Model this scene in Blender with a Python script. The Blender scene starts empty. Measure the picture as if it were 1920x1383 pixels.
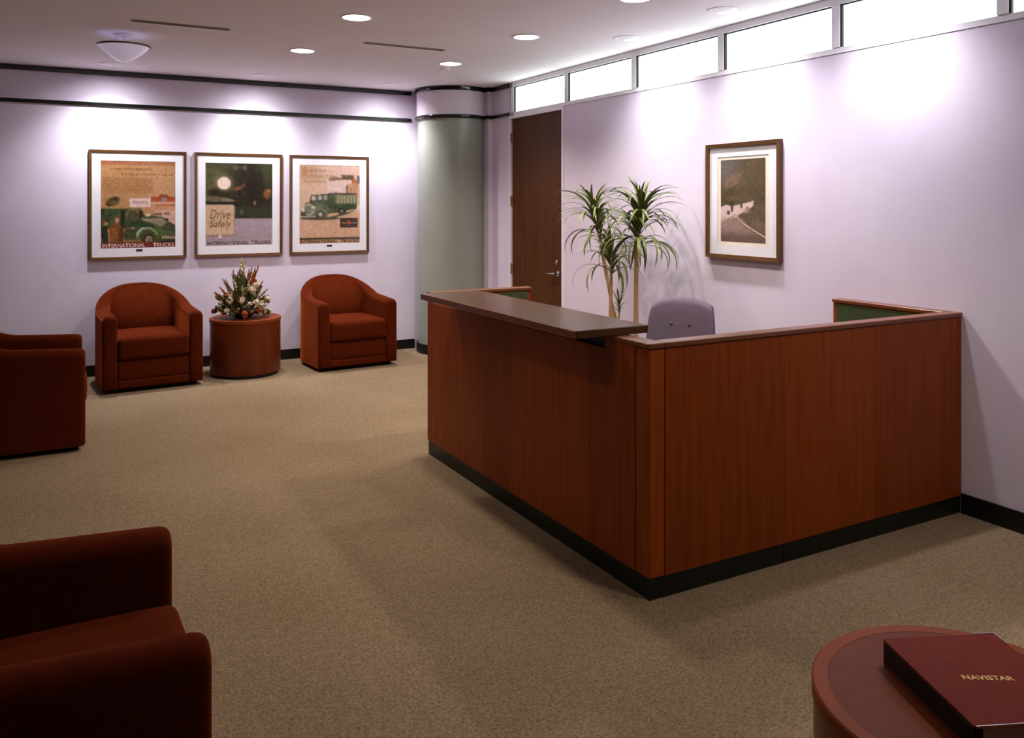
import bpy, bmesh, math, random
import numpy as np
from mathutils import Vector, Matrix
random.seed(7); RNG = np.random.RandomState(7)
S = bpy.context.scene
COL = S.collection
PI = math.pi

# ------------------------------------------------------------------ camera
H = 1.62
cam_d = bpy.data.cameras.new('camera'); cam = bpy.data.objects.new('camera', cam_d); COL.objects.link(cam)
cam.location = (0, 0, H)
cam.rotation_euler = (PI/2, 0, -0.5013)
cam_d.sensor_width = 36.0
cam_d.lens = 1569.1/1920*36.0
cam_d.shift_y = -(691.5-381.5)/1920
cam_d.clip_start = 0.05
S.camera = cam

# ------------------------------------------------------------------ world and exposure
S.view_settings.view_transform = 'Standard'
S.view_settings.look = 'None'
S.view_settings.gamma = 1.0
S.view_settings.use_curve_mapping = False
S.view_settings.exposure = 0.52
W = bpy.data.worlds.new('world'); S.world = W; W.use_nodes = True
W.node_tree.nodes['Background'].inputs[0].default_value = (0.5, 0.45, 0.38, 1)
W.node_tree.nodes['Background'].inputs[1].default_value = 0.02

# light strengths (used by the lamp builders below)
P_DOWN = 63.0          # watts per recessed downlight
P_WASH_BACK = 26.0     # wall washers along the picture wall
P_WASH_RIGHT = 16.5    # wall washers along the desk wall
WINDOW_GLOW = 3.0     # lit corridor behind the frosted clerestory
WARM = (1.0, 0.88, 0.76)
COOL = (0.98, 0.96, 1.0)

# room
XR, YB, ZC = 4.18, 8.775, 2.875
XL, YF = -4.6, -4.2

# ------------------------------------------------------------------ materials
def lin(c):
    return tuple(((v/255.0)/12.92 if v/255.0 <= 0.04045 else ((v/255.0+0.055)/1.055)**2.4) for v in c)

MATS = {}
def base_mat(name, rgb, rough=0.6, spec=0.5, **kw):
    m = bpy.data.materials.new(name); m.use_nodes = True
    b = m.node_tree.nodes['Principled BSDF']
    b.inputs['Base Color'].default_value = (*lin(rgb), 1)
    b.inputs['Roughness'].default_value = rough
    b.inputs['Specular IOR Level'].default_value = spec
    for k, v in kw.items():
        b.inputs[k].default_value = v
    MATS[name] = m
    return m, b, m.node_tree

def noise_color(nt, b, rgb1, rgb2, scale, detail=4, mapping=None, lo=0.3, hi=0.7, bump=0.0, bscale=None, rnd=0.0, bdist=0.002):
    N, L = nt.nodes, nt.links
    tc = N.new('ShaderNodeTexCoord')
    mp = N.new('ShaderNodeMapping')
    if mapping: mp.inputs['Scale'].default_value = mapping
    L.new(tc.outputs['Object'], mp.inputs['Vector'])
    nz = N.new('ShaderNodeTexNoise'); nz.inputs['Scale'].default_value = scale; nz.inputs['Detail'].default_value = detail
    L.new(mp.outputs[0], nz.inputs['Vector'])
    cr = N.new('ShaderNodeValToRGB')
    cr.color_ramp.elements[0].position = lo; cr.color_ramp.elements[1].position = hi
    cr.color_ramp.elements[0].color = (*lin(rgb1), 1); cr.color_ramp.elements[1].color = (*lin(rgb2), 1)
    L.new(nz.outputs['Fac'], cr.inputs['Fac'])
    out = cr.outputs['Color']
    if rnd:
        oi = N.new('ShaderNodeObjectInfo')
        mr = N.new('ShaderNodeMapRange'); mr.inputs['To Min'].default_value = 1-rnd; mr.inputs['To Max'].default_value = 1+rnd
        L.new(oi.outputs['Random'], mr.inputs['Value'])
        hs = N.new('ShaderNodeHueSaturation'); L.new(mr.outputs[0], hs.inputs['Value']); L.new(out, hs.inputs['Color'])
        out = hs.outputs['Color']
    L.new(out, b.inputs['Base Color'])
    if bump:
        n2 = N.new('ShaderNodeTexNoise'); n2.inputs['Scale'].default_value = bscale or scale; n2.inputs['Detail'].default_value = 3
        L.new(mp.outputs[0], n2.inputs['Vector'])
        bp = N.new('ShaderNodeBump'); bp.inputs['Strength'].default_value = bump; bp.inputs['Distance'].default_value = bdist
        L.new(n2.outputs['Fac'], bp.inputs['Height']); L.new(bp.outputs[0], b.inputs['Normal'])
    return nz

def add_mat(name, rgb, rgb2=None, scale=8, rough=0.6, spec=0.5, mapping=None, lo=0.3, hi=0.7, bump=0, bscale=None, rnd=0, detail=4, bdist=0.002, **kw):
    m, b, nt = base_mat(name, rgb, rough, spec, **kw)
    if rgb2: noise_color(nt, b, rgb, rgb2, scale, detail, mapping, lo, hi, bump, bscale, rnd, bdist)
    return m

add_mat('wall', (222,211,231), (228,218,235), 3, 0.85, 0.2, bump=0.12, bscale=220)
add_mat('wall_band', (226,214,226), (230,219,231), 3, 0.8, 0.2)
add_mat('ceiling', (243,239,247), (247,243,250), 2.5, 0.9, 0.1, bump=0.15, bscale=150)
add_mat('trim_black', (14,17,12), (20,24,16), 5, 0.14, 0.6)
add_mat('base_black', (9,11,9), (14,16,13), 6, 0.45, 0.4)
add_mat('column_grey', (152,155,144), (158,161,151), 4, 0.3, 0.5)
add_mat('frame_white', (238,233,242), (242,238,246), 4, 0.4, 0.4)
add_mat('shade_strip', (26,29,28), (34,36,36), 9, 0.5, 0.3)  # dark colour painting shade on mullion sides and under window heads
add_mat('wood', (126,54,12), (158,72,18), 4.0, 0.46, 0.16, mapping=(9,9,0.55), lo=0.25, hi=0.75, rnd=0.17, detail=8)
add_mat('wood_dark', (72,46,24), (88,56,30), 5.0, 0.26, 0.5, mapping=(9,0.7,9), lo=0.25, hi=0.75, detail=8)
add_mat('wood_edge', (104,56,26), (122,68,34), 5.0, 0.32, 0.5, mapping=(4,4,4), lo=0.25, hi=0.75, detail=8)
add_mat('wood_door', (72,40,15), (94,54,21), 3.0, 0.5, 0.15, mapping=(8,8,0.4), lo=0.25, hi=0.75, detail=8)
add_mat('wood_table', (90,36,12), (112,47,16), 4.0, 0.3, 0.25, mapping=(6,6,0.6), lo=0.25, hi=0.75, detail=8)
add_mat('wood_table_rim', (124,56,24), (140,66,30), 6.0, 0.5, 0.12)
add_mat('wood_table_top', (96,42,18), (112,50,22), 4.0, 0.5, 0.12, mapping=(1,7,1), lo=0.25, hi=0.75, detail=8)
add_mat('plinth', (14,22,17), (20,29,23), 6, 0.4, 0.4)
add_mat('green_fabric', (62,71,45), (72,82,54), 60, 0.95, 0.1)
add_mat('picture_wood', (82,52,22), (102,66,30), 30, 0.4, 0.4)
add_mat('mat_board', (236,232,238), (240,237,242), 20, 0.85, 0.2)
add_mat('mat_cream', (236,222,206), (240,228,214), 20, 0.85, 0.2)
add_mat('velvet', (72,23,5), (84,28,6), 24, 0.95, 0.05, bump=0.1, bscale=300)
for _m in ('velvet',):
    b = MATS[_m].node_tree.nodes['Principled BSDF']
    b.inputs['Sheen Weight'].default_value = 0.55; b.inputs['Sheen Roughness'].default_value = 0.35
    b.inputs['Sheen Tint'].default_value = (*lin((225,105,42)), 1)
add_mat('black_felt', (12,9,8), (17,13,11), 30, 0.9, 0.1)
add_mat('mauve_fabric', (98,84,97), (107,92,105), 90, 0.95, 0.1, bump=0.2, bscale=300)
add_mat('grey_plastic', (52,48,52), (58,54,58), 20, 0.5, 0.4)
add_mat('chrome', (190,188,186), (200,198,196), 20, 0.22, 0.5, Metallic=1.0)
add_mat('slot_metal', (110,98,60), (122,108,70), 20, 0.5, 0.4)
add_mat('slot_dark', (60,52,30), (68,60,36), 20, 0.6, 0.3)
add_mat('fixture_white', (222,212,222), (228,220,228), 12, 0.5, 0.3)
add_mat('pendant_rim', (86,76,38), (100,88,48), 12, 0.4, 0.5)
add_mat('leaf_green', (66,80,28), (112,122,56), 6, 0.45, 0.4, rnd=0.25)
add_mat('leaf_edge', (120,124,70), (150,140,84), 8, 0.5, 0.4, rnd=0.2)
add_mat('cane', (176,138,92), (200,162,116), 30, 0.8, 0.2, mapping=(1,1,6))
add_mat('soil', (44,32,24), (66,50,36), 60, 1.0, 0.05)
add_mat('pot', (92,84,76), (104,95,86), 10, 0.45, 0.4)
add_mat('bowl_dark', (38,26,20), (52,36,28), 12, 0.4, 0.4)
add_mat('dry_green', (70,78,40), (98,102,58), 12, 0.8, 0.2, rnd=0.3)
add_mat('dry_cream', (176,156,128), (204,186,160), 40, 0.9, 0.1, rnd=0.12)
add_mat('dry_rust', (124,58,32), (156,84,48), 30, 0.9, 0.1, rnd=0.25)
add_mat('dry_brown', (90,66,40), (118,88,58), 30, 0.9, 0.1, rnd=0.25)
add_mat('binder_red', (104,32,18), (114,37,21), 30, 0.6, 0.08)
add_mat('binder_black', (10,8,8), (14,11,11), 30, 0.5, 0.3)
add_mat('paper', (226,214,204), (232,221,212), 30, 0.8, 0.2)
add_mat('gold', (206,160,84), (216,172,96), 60, 0.35, 0.5, Metallic=0.3)
add_mat('faint_mark', (34,28,26), (40,33,30), 60, 0.5, 0.3)
add_mat('ink_black', (40,30,34), (50,40,42), 60, 0.7, 0.2)

def carpet():
    m, b, nt = base_mat('carpet', (146,128,108), 0.97, 0.05)
    N, L = nt.nodes, nt.links
    tc = N.new('ShaderNodeTexCoord')
    def nz(scale, detail):
        n = N.new('ShaderNodeTexNoise'); n.inputs['Scale'].default_value = scale; n.inputs['Detail'].default_value = detail
        L.new(tc.outputs['Object'], n.inputs['Vector']); return n
    a, c, d = nz(1.1, 3), nz(95, 3), nz(26, 3)
    r1 = N.new('ShaderNodeValToRGB'); e = r1.color_ramp.elements
    e[0].position = .3; e[1].position = .7; e[0].color = (*lin((132,113,89)), 1); e[1].color = (*lin((144,125,102)), 1)
    L.new(a.outputs['Fac'], r1.inputs['Fac'])
    r2 = N.new('ShaderNodeValToRGB'); e = r2.color_ramp.elements
    e[0].position = .36; e[1].position = .64; e[0].color = (.66,.66,.66,1); e[1].color = (1.18,1.16,1.12,1)
    L.new(c.outputs['Fac'], r2.inputs['Fac'])
    r3 = N.new('ShaderNodeValToRGB'); e = r3.color_ramp.elements
    e[0].position = .35; e[1].position = .65; e[0].color = (.9,.9,.9,1); e[1].color = (1.06,1.06,1.06,1)
    L.new(d.outputs['Fac'], r3.inputs['Fac'])
    def mul(x, y):
        k = N.new('ShaderNodeMix'); k.data_type = 'RGBA'; k.blend_type = 'MULTIPLY'; k.inputs['Factor'].default_value = 1
        L.new(x, k.inputs['A']); L.new(y, k.inputs['B']); return k.outputs['Result']
    L.new(mul(mul(r1.outputs[0], r2.outputs[0]), r3.outputs[0]), b.inputs['Base Color'])
    bp = N.new('ShaderNodeBump'); bp.inputs['Strength'].default_value = .5; bp.inputs['Distance'].default_value = .004
    L.new(c.outputs['Fac'], bp.inputs['Height']); L.new(bp.outputs[0], b.inputs['Normal'])
carpet()

def emit_mat(name, rgb, strength, base=(235,235,235), rough=0.15):
    m, b, nt = base_mat(name, base, rough, 0.5)
    b.inputs['Emission Color'].default_value = (*lin(rgb), 1)
    b.inputs['Emission Strength'].default_value = strength
    return m
emit_mat('window_lit', (236,246,242), WINDOW_GLOW, (70,76,76), 0.06)
emit_mat('lamp_glow', (255,246,250), 6.0)  # downlight lenses, also the painted glow on desk wall washer reflectors
emit_mat('pendant_glass', (190,176,200), 0.32, (205,194,214), 0.3)
emit_mat('reflector_glow', (250,240,248), 0.3)  # dim emission painting lamplight on the picture wall washer reflectors

def print_mat():
    m, b, nt = base_mat('print', (255,255,255), 0.55, 0.25)
    a = nt.nodes.new('ShaderNodeVertexColor'); a.layer_name = 'Col'
    nt.links.new(a.outputs['Color'], b.inputs['Base Color'])
print_mat()
def glazing_mat():
    m = bpy.data.materials.new('glazing'); m.use_nodes = True; nt = m.node_tree; N, L = nt.nodes, nt.links
    N.remove(N['Principled BSDF'])
    t = N.new('ShaderNodeBsdfTransparent'); g = N.new('ShaderNodeBsdfGlossy'); g.inputs['Roughness'].default_value = 0.05
    x = N.new('ShaderNodeMixShader'); x.inputs[0].default_value = 0.03
    L.new(t.outputs[0], x.inputs[1]); L.new(g.outputs[0], x.inputs[2]); L.new(x.outputs[0], N['Material Output'].inputs['Surface'])
    MATS['glazing'] = m
glazing_mat()

# ------------------------------------------------------------------ object helpers
def tag(o, label=None, cat=None, group=None, kind=None):
    if label: o['label'] = label
    if cat: o['category'] = cat
    if group: o['group'] = group
    if kind: o['kind'] = kind
    return o

def thing(name, label, cat, loc=(0,0,0), rz=0, group=None, kind=None):
    o = bpy.data.objects.new(name, None); COL.objects.link(o)
    o.location = loc; o.rotation_euler = (0, 0, rz); o.empty_display_size = 0.1
    return tag(o, label, cat, group, kind)

def obj(name, bm, mat, parent=None, smooth=False, loc=(0,0,0), rot=(0,0,0), off=None, label=None):
    me = bpy.data.meshes.new(name)
    if off is not None: bmesh.ops.translate(bm, vec=Vector(off), verts=bm.verts)
    bmesh.ops.recalc_face_normals(bm, faces=bm.faces)
    bm.to_mesh(me); bm.free()
    me.materials.append(MATS[mat])
    if smooth:
        me.polygons.foreach_set('use_smooth', [True]*len(me.polygons))
        try: me.set_sharp_from_angle(angle=math.radians(smooth if smooth is not True else 40))
        except Exception: pass
    o = bpy.data.objects.new(name, me); COL.objects.link(o)
    o.location = loc; o.rotation_euler = rot
    if parent: o.parent = parent
    if label: o['label'] = label
    return o

def inst(name, me, parent, loc=(0,0,0), rot=(0,0,0), sc=(1,1,1)):
    o = bpy.data.objects.new(name, me); COL.objects.link(o)
    o.parent = parent; o.location = loc; o.rotation_euler = rot; o.scale = sc
    return o

def copy_tree(o, parent=None):
    c = o.copy(); COL.objects.link(c); c.parent = parent
    for ch in list(o.children): copy_tree(ch, c)
    return c

def B(): return bmesh.new()

def box(bm, x0, x1, y0, y1, z0, z1, bev=0.0, seg=2):
    r = bmesh.ops.create_cube(bm, size=1)
    vs = r['verts']
    for v in vs:
        v.co = Vector(((x0+x1)/2 + v.co.x*(x1-x0), (y0+y1)/2 + v.co.y*(y1-y0), (z0+z1)/2 + v.co.z*(z1-z0)))
    if bev:
        es = list({e for v in vs for e in v.link_edges})
        bmesh.ops.bevel(bm, geom=es, offset=bev, segments=seg, affect='EDGES', profile=0.5)
    return bm

def lathe(bm, prof, n=48, cx=0, cy=0, z=0, a0=0, a1=2*PI, close=True):
    """prof: list of (r, z) from bottom to top"""
    rings = []
    full = abs(a1-a0-2*PI) < 1e-6
    k = n if full else n+1
    for r, zz in prof:
        if r < 1e-6:
            rings.append([bm.verts.new((cx, cy, z+zz))])
        else:
            rings.append([bm.verts.new((cx+r*math.cos(a0+(a1-a0)*i/n), cy+r*math.sin(a0+(a1-a0)*i/n), z+zz)) for i in range(k)])
    for A, C in zip(rings, rings[1:]):
        m = n if full else n
        for i in range(m):
            j = (i+1) % k if full else i+1
            if len(A) == 1 and len(C) == 1: continue
            if len(A) == 1: bm.faces.new((A[0], C[j], C[i]))
            elif len(C) == 1: bm.faces.new((A[i], A[j], C[0]))
            else: bm.faces.new((A[i], A[j], C[j], C[i]))
    return bm

def tube(bm, pts, rad, n=8, cap=True):
    pts = [Vector(p) for p in pts]
    rads = rad if isinstance(rad, (list, tuple)) else [rad]*len(pts)
    up = Vector((0,0,1)); rings = []
    for i, p in enumerate(pts):
        t = (pts[min(i+1, len(pts)-1)] - pts[max(i-1, 0)]).normalized()
        a = up if abs(t.dot(up)) < 0.95 else Vector((1,0,0))
        s = t.cross(a).normalized(); u = s.cross(t).normalized()
        rings.append([bm.verts.new(p + (s*math.cos(2*PI*k/n) + u*math.sin(2*PI*k/n))*rads[i]) for k in range(n)])
    for A, C in zip(rings, rings[1:]):
        for k in range(n): bm.faces.new((A[k], A[(k+1) % n], C[(k+1) % n], C[k]))
    if cap:
        bm.faces.new(rings[0][::-1]); bm.faces.new(rings[-1])
    return bm

def rbox(bm, c, h, r, n=6, crown=0.0, crown_front=0.0, fn=None):
    """rounded box: centre c, half sizes h, corner radius r"""
    def axis(hh):
        a = [-hh, -hh+r*0.25, -hh+r*0.6, -hh+r]
        core = [(-hh+r) + (2*hh-2*r)*k/n for k in range(1, n)]
        return a + core + [-x for x in a[::-1]]
    ax = [axis(h[0]), axis(h[1]), axis(h[2])]
    cache = {}
    def vert(p):
        key = tuple(round(q, 6) for q in p)
        if key in cache: return cache[key]
        core = [max(-(h[i]-r), min(h[i]-r, p[i])) for i in range(3)]
        d = Vector([p[i]-core[i] for i in range(3)])
        if d.length > 1e-9: d = d.normalized()*r
        q = Vector(core)+d
        fx = 1-(q.x/h[0])**2; fy = 1-(q.y/h[1])**2; fz = 1-(q.z/h[2])**2
        if q.z > 0: q.z += crown*max(fx, 0)*max(fy, 0)
        if q.y < 0: q.y -= crown_front*max(fx, 0)*max(fz, 0)
        q = q + Vector(c)
        if fn: q = fn(q)
        cache[key] = bm.verts.new(q); return cache[key]
    for k in range(3):
        i, j = [q for q in range(3) if q != k]
        for s in (-1, 1):
            A, C = ax[i], ax[j]
            for a in range(len(A)-1):
                for b_ in range(len(C)-1):
                    P = []
                    for (aa, bb) in ((a,b_),(a+1,b_),(a+1,b_+1),(a,b_+1)):
                        p = [0,0,0]; p[i] = A[aa]; p[j] = C[bb]; p[k] = s*h[k]; P.append(vert(p))
                    if len(set(P)) == 4: bm.faces.new(P)
    return bm

def struct(name, bm, mat, label=None, cat=None, **k):
    o = obj(name, bm, mat, **k); tag(o, label, cat, None, 'structure'); return o

# ------------------------------------------------------------------ room shell
struct('floor', box(B(), XL, XR, YF, YB, -0.06, 0), 'carpet', 'taupe brown cut-pile carpet covering the lobby floor', 'floor')
struct('ceiling', box(B(), XL, XR+0.15, YF, YB, ZC, ZC+0.08), 'ceiling', 'smooth pinkish grey ceiling with recessed lights', 'ceiling')
struct('wall_back', box(B(), XL, XR+0.15, YB, YB+0.12, 0, ZC), 'wall', 'pale lilac wall behind the three framed advertisements', 'wall')
struct('wall_left', box(B(), XL-0.12, XL, YF, YB, 0, ZC), 'wall', 'pale lilac side wall of the lobby', 'wall')
struct('wall_front', box(B(), XL, XR+0.15, YF-0.12, YF, 0, ZC), 'wood_door', 'unseen wall opposite the picture wall, given dark wood to cut fill light', 'wall')  # out of view; dark finish invented to reduce light bounced from the front
DY0, DY1, DZ = 6.646, 7.645, 2.50      # door opening
ZS = 2.53                               # clerestory sill
bm = B()
box(bm, XR, XR+0.15, YF, DY0-0.03, 0, ZS)
box(bm, XR, XR+0.15, DY1+0.035, YB, 0, ZC)
box(bm, XR, XR+0.15, YF, 0.42, ZS, ZC)
struct('wall_right', bm, 'wall', 'pale lilac wall behind the reception desk', 'wall')

# small pilaster between the column and the desk wall
struct('wall_pilaster', box(B(), XR-0.055, XR-0.001, 8.06, 8.40, 0, ZC-0.001), 'wall', 'narrow lilac pilaster between round column and door', 'pilaster')

# baseboards
bh, bt = 0.103, 0.014
CXC, CYC, CR = 3.876, 8.453, 0.38       # column
struct('baseboard_back', box(B(), XL+.001, CXC-CR+0.06, YB-bt, YB-.0005, 0, bh), 'base_black', 'black baseboard under the picture wall', 'baseboard')
struct('baseboard_right', box(B(), XR-bt, XR-.0005, YF+.001, 2.712, 0, bh), 'base_black', 'black baseboard along desk wall right of the desk', 'baseboard')
struct('baseboard_desk', box(B(), XR-bt, XR-.0005, 3.55, DY0-0.04, 0, bh), 'base_black', 'black baseboard along desk wall behind the desk', 'baseboard')
struct('baseboard_left', box(B(), XL+.0005, XL+bt, YF+.02, YB-.02, 0, bh), 'base_black', 'black baseboard along the side wall', 'baseboard')

# round column in the corner
colm = thing('round_column', 'grey green round corner column with white capital band', 'column', (CXC, CYC, 0), kind='structure')
obj('shaft', lathe(B(), [(0, bh), (CR, bh), (CR, 2.535), (0, 2.535)], 96), 'column_grey', colm, smooth=True)
obj('capital_band', lathe(B(), [(0, 2.57), (CR+.012, 2.57), (CR+.012, ZC-.001), (0, ZC-.001)], 96), 'wall_band', colm, smooth=True, label='white band above the shaft')
obj('collar', lathe(B(), [(0, 2.535), (CR+.026, 2.535), (CR+.03, 2.54), (CR+.03, 2.565), (CR+.026, 2.57), (0, 2.57)], 96), 'trim_black', colm, smooth=True, label='glossy black collar ring')
obj('top_ring', lathe(B(), [(CR+.01, 2.828), (CR+.026, 2.828), (CR+.03, 2.833), (CR+.03, ZC-.0005), (CR+.01, ZC-.0005)], 96), 'trim_black', colm, smooth=True, label='glossy black ring at ceiling')
obj('base_ring', lathe(B(), [(0, 0), (CR+.014, 0), (CR+.014, bh), (0, bh)], 96), 'base_black', colm, smooth=True, label='black base ring')

# glossy dark trims on the picture wall and beside the door
tx = CXC-CR+0.02
struct('trim_1', box(B(), XL+.001, tx, YB-0.022, YB-.0005, 2.828, ZC-.0005, 0.004), 'trim_black', 'glossy black trim strip at ceiling above the posters', 'trim')
struct('trim_2', box(B(), XL+.001, tx, YB-0.022, YB-.0005, 2.535, 2.57, 0.004), 'trim_black', 'glossy black picture rail strip below white band', 'trim')
struct('trim_3', box(B(), XR-0.02, XR-.0005, DY1+0.036, 8.059, 2.828, ZC-.0005, 0.003), 'trim_black', 'short black trim at ceiling beside the door', 'trim')
struct('trim_4', box(B(), XR-0.02, XR-.0005, DY1+0.036, 8.059, 2.535, 2.57, 0.003), 'trim_black', 'short black trim strip level with door head', 'trim')
bm = B(); box(bm, XR-0.075, XR-0.0555, 8.06, 8.20, 2.828, ZC-.0005); box(bm, XR-0.075, XR-0.001, 8.04, 8.06, 2.828, ZC-.0005)
struct('trim_5', bm, 'trim_black', 'black trim wrapping the pilaster at the ceiling', 'trim')
bm = B(); box(bm, XR-0.075, XR-0.0555, 8.06, 8.20, 2.535, 2.57); box(bm, XR-0.075, XR-0.001, 8.04, 8.06, 2.535, 2.57)
struct('trim_6', bm, 'trim_black', 'black trim wrapping the pilaster below white band', 'trim')

# clerestory windows: module of about 1.02 m along the desk wall
mull = [7.60, 6.56, 5.53, 4.51, 3.51, 2.49, 1.47, 0.45]
wl = ['clerestory pane directly above the wooden door', 'second clerestory pane from the column, right of the door head',
      'clerestory pane above the potted plant', 'clerestory pane above the framed photograph',
      'wide clerestory pane above right half of the desk', 'clerestory pane at right edge of the picture', 'clerestory pane beyond the right picture edge']
for i in range(7):
    yh, yl = mull[i], mull[i+1]
    w = thing('window_%d' % (i+1), 'frosted lit ' + wl[i], 'window', (XR, (yh+yl)/2, ZS), kind='structure')
    o_ = (-XR, -(yh+yl)/2, -ZS)
    m2 = 0.035
    # white frame: sill, head, right-hand mullion half and left-hand mullion half
    obj('sill', box(B(), XR-0.006, XR+0.14, yl, yh, ZS+.0005, ZS+0.036, 0.002), 'frame_white', w, off=o_)
    obj('head', box(B(), XR-0.012, XR+0.14, yl, yh, 2.826, ZC-.0005, 0.002), 'frame_white', w, off=o_)
    obj('mullion', box(B(), XR-0.012, XR+0.14, yh-m2+0.012, yh+m2-0.0 if i else yh+m2, ZS+0.0365, 2.8255, 0.002), 'frame_white', w, off=o_)
    gy = yh-m2+0.012
    obj('shade_strip', box(B(), XR-0.004, XR+0.02, gy-0.0125, gy-.0005, ZS+0.0365, 2.8255), 'shade_strip', w, off=o_, label='dark strip painting shade beside the mullion')  # dark strip in place of the mullion's shaded side face
    obj('top_shade_strip', box(B(), XR+0.002, XR+0.02, yl+m2, gy-0.013, 2.818, 2.8255), 'shade_strip', w, off=o_, label='dark strip painting shade below the head')  # dark strip painting the shadow line along the pane top
    obj('pane', box(B(), XR+0.012, XR+0.02, yl+m2+.0005, gy-0.013, ZS+0.0365, 2.8175), 'window_lit', w, off=o_)

# door
d = thing('door_1', 'tall dark brown wooden door with lever handle beside column', 'door', (XR, (DY0+DY1)/2, 0), kind='structure')
do = (-XR, -(DY0+DY1)/2, 0)
obj('door_leaf', box(B(), XR+0.012, XR+0.055, DY0+0.003, DY1-0.003, 0.008, DZ-0.003, 0.002), 'wood_door', d, off=do)
for y0, y1 in ((DY0-0.03, DY0), (DY1, DY1+0.035)):
    obj('jamb', box(B(), XR-0.012, XR+0.15, y0, y1, 0, ZS-.0005, 0.002), 'frame_white', d, off=do)
obj('head_frame', box(B(), XR-0.012, XR+0.15, DY0+.0005, DY1-.0005, DZ, ZS-.0005, 0.002), 'frame_white', d, off=do)
obj('stop', box(B(), XR+0.056, XR+0.15, DY0+.0005, DY1-.0005, 0, DZ-.0005), 'base_black', d, off=do)
bm = B(); M = Matrix.Rotation(-PI/2, 4, 'Y')
lathe(bm, [(0,0),(0.026,0),(0.026,0.008),(0.022,0.012),(0.011,0.012),(0.011,0.05),(0,0.05)], 24); bmesh.ops.transform(bm, matrix=M, verts=bm.verts)
h_ = obj('handle', bm, 'chrome', d, smooth=True, loc=(0.012, 6.735-(DY0+DY1)/2, 0.955), label='chrome lever handle')
obj('lever', tube(B(), [(-0.045,0,0),(-0.05,0.03,0),(-0.05,0.075,0.0),(-0.047,0.13,-0.004)], [0.011,0.011,0.009,0.008], 10), 'chrome', h_, smooth=True)
bm = B(); lathe(bm, [(0,0),(0.024,0),(0.024,0.010),(0.016,0.016),(0,0.016)], 24); bmesh.ops.transform(bm, matrix=M, verts=bm.verts)
obj('deadbolt', bm, 'chrome', d, smooth=True, loc=(0.012, 6.755-(DY0+DY1)/2, 1.06))
for z in (0.25, 0.95, 1.65, 2.3):
    obj('hinge', tube(B(), [(XR-0.004, DY1-0.004, z-0.05), (XR-0.004, DY1-0.004, z+0.05)], 0.008, 10), 'slot_metal', d, off=do)

# ------------------------------------------------------------------ ceiling fixtures
def spot(name, loc, target, energy, size, blend, color, parent, rad=0.06):
    L = bpy.data.lights.new(name, 'SPOT'); L.energy = energy; L.spot_size = math.radians(size); L.spot_blend = blend
    L.color = color; L.shadow_soft_size = rad
    o = bpy.data.objects.new(name, L); COL.objects.link(o)
    dv = Vector(target)-Vector(loc)
    o.rotation_euler = dv.to_track_quat('-Z', 'Y').to_euler()
    o.parent = parent; o.location = Vector(loc)-parent.location
    return o

ring_bm = lathe(B(), [(0.092,-0.001),(0.108,-0.001),(0.108,-0.005),(0.100,-0.008),(0.092,-0.006)], 40)
def downlight(x, y, label, power=P_DOWN):
    t = thing('recessed_downlight', label, 'downlight', (x, y, ZC), group='round recessed ceiling downlights')
    bm = lathe(B(), [(0.0935,-0.0005),(0.108,-0.0005),(0.108,-0.004),(0.101,-0.008),(0.0935,-0.006),(0.0935,-0.0005)], 40)
    obj('trim_ring', bm, 'fixture_white', t, smooth=True)
    obj('lens', lathe(B(), [(0,-0.0005),(0.093,-0.0005),(0.093,-0.003),(0,-0.005)], 40), 'lamp_glow', t, smooth=True)
    spot('lamp', (x, y, ZC-0.02), (x, y, 0), power, 125, 0.6, WARM, t, 0.085)
    return t
downlight(1.79, 5.445, 'round recessed downlight nearest top edge above room centre')
downlight(1.79, 6.84, 'round recessed downlight above the two rust armchairs')
downlight(3.12, 5.47, 'round recessed downlight above far end of the desk')
downlight(3.12, 6.84, 'small round recessed downlight nearest the round column')
downlight(3.12, 4.12, 'round recessed downlight cut by the top picture edge')
downlight(1.79, 4.05, 'round recessed downlight overhead, above the left desk front')
downlight(2.75, 1.30, 'round recessed downlight overhead, right of the near drum table', 70)
downlight(0.30, 2.75, 'unseen downlight added overhead to brighten the nearest armchair', 24)  # out of view, added to lighten the armchair seat and arm tops

def washer(x, y, tx, ty, tz, label, power, size, vis, blend):
    t = thing('wall_washer', label, 'wall washer', (x, y, ZC), group='recessed wall washer lamps')
    ang = math.atan2(ty-y, tx-x)
    bm = lathe(B(), [(0.088,-0.0005),(0.104,-0.0005),(0.104,-0.003),(0.088,-0.005),(0.088,-0.0005)], 40)
    obj('trim_ring', bm, 'ceiling', t, smooth=True)
    obj('housing', lathe(B(), [(0,-0.0005),(0.0875,-0.0005),(0.0875,-0.0022),(0,-0.0022)], 40), 'ceiling', t, smooth=True)
    # crescent reflector on the wall side, its lit look painted as emission
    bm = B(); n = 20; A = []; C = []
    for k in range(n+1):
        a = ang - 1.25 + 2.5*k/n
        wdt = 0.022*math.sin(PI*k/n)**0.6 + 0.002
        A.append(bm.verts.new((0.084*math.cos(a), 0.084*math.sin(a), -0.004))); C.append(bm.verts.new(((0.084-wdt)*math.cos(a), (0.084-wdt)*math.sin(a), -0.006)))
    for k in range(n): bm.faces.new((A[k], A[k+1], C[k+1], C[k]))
    obj('reflector', bm, vis, t, label='crescent reflector with lamplight painted on as glow')
    spot('lamp', (x, y, ZC-0.012), (tx, ty, tz), power, size, blend, COOL, t, 0.04)          # wide spill
    spot('beam', (x, y, ZC-0.012), (tx, ty, 0.75), power*3.4, size*0.75, 1.0, COOL, t, 0.05)          # reflector beam down the wall
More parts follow.
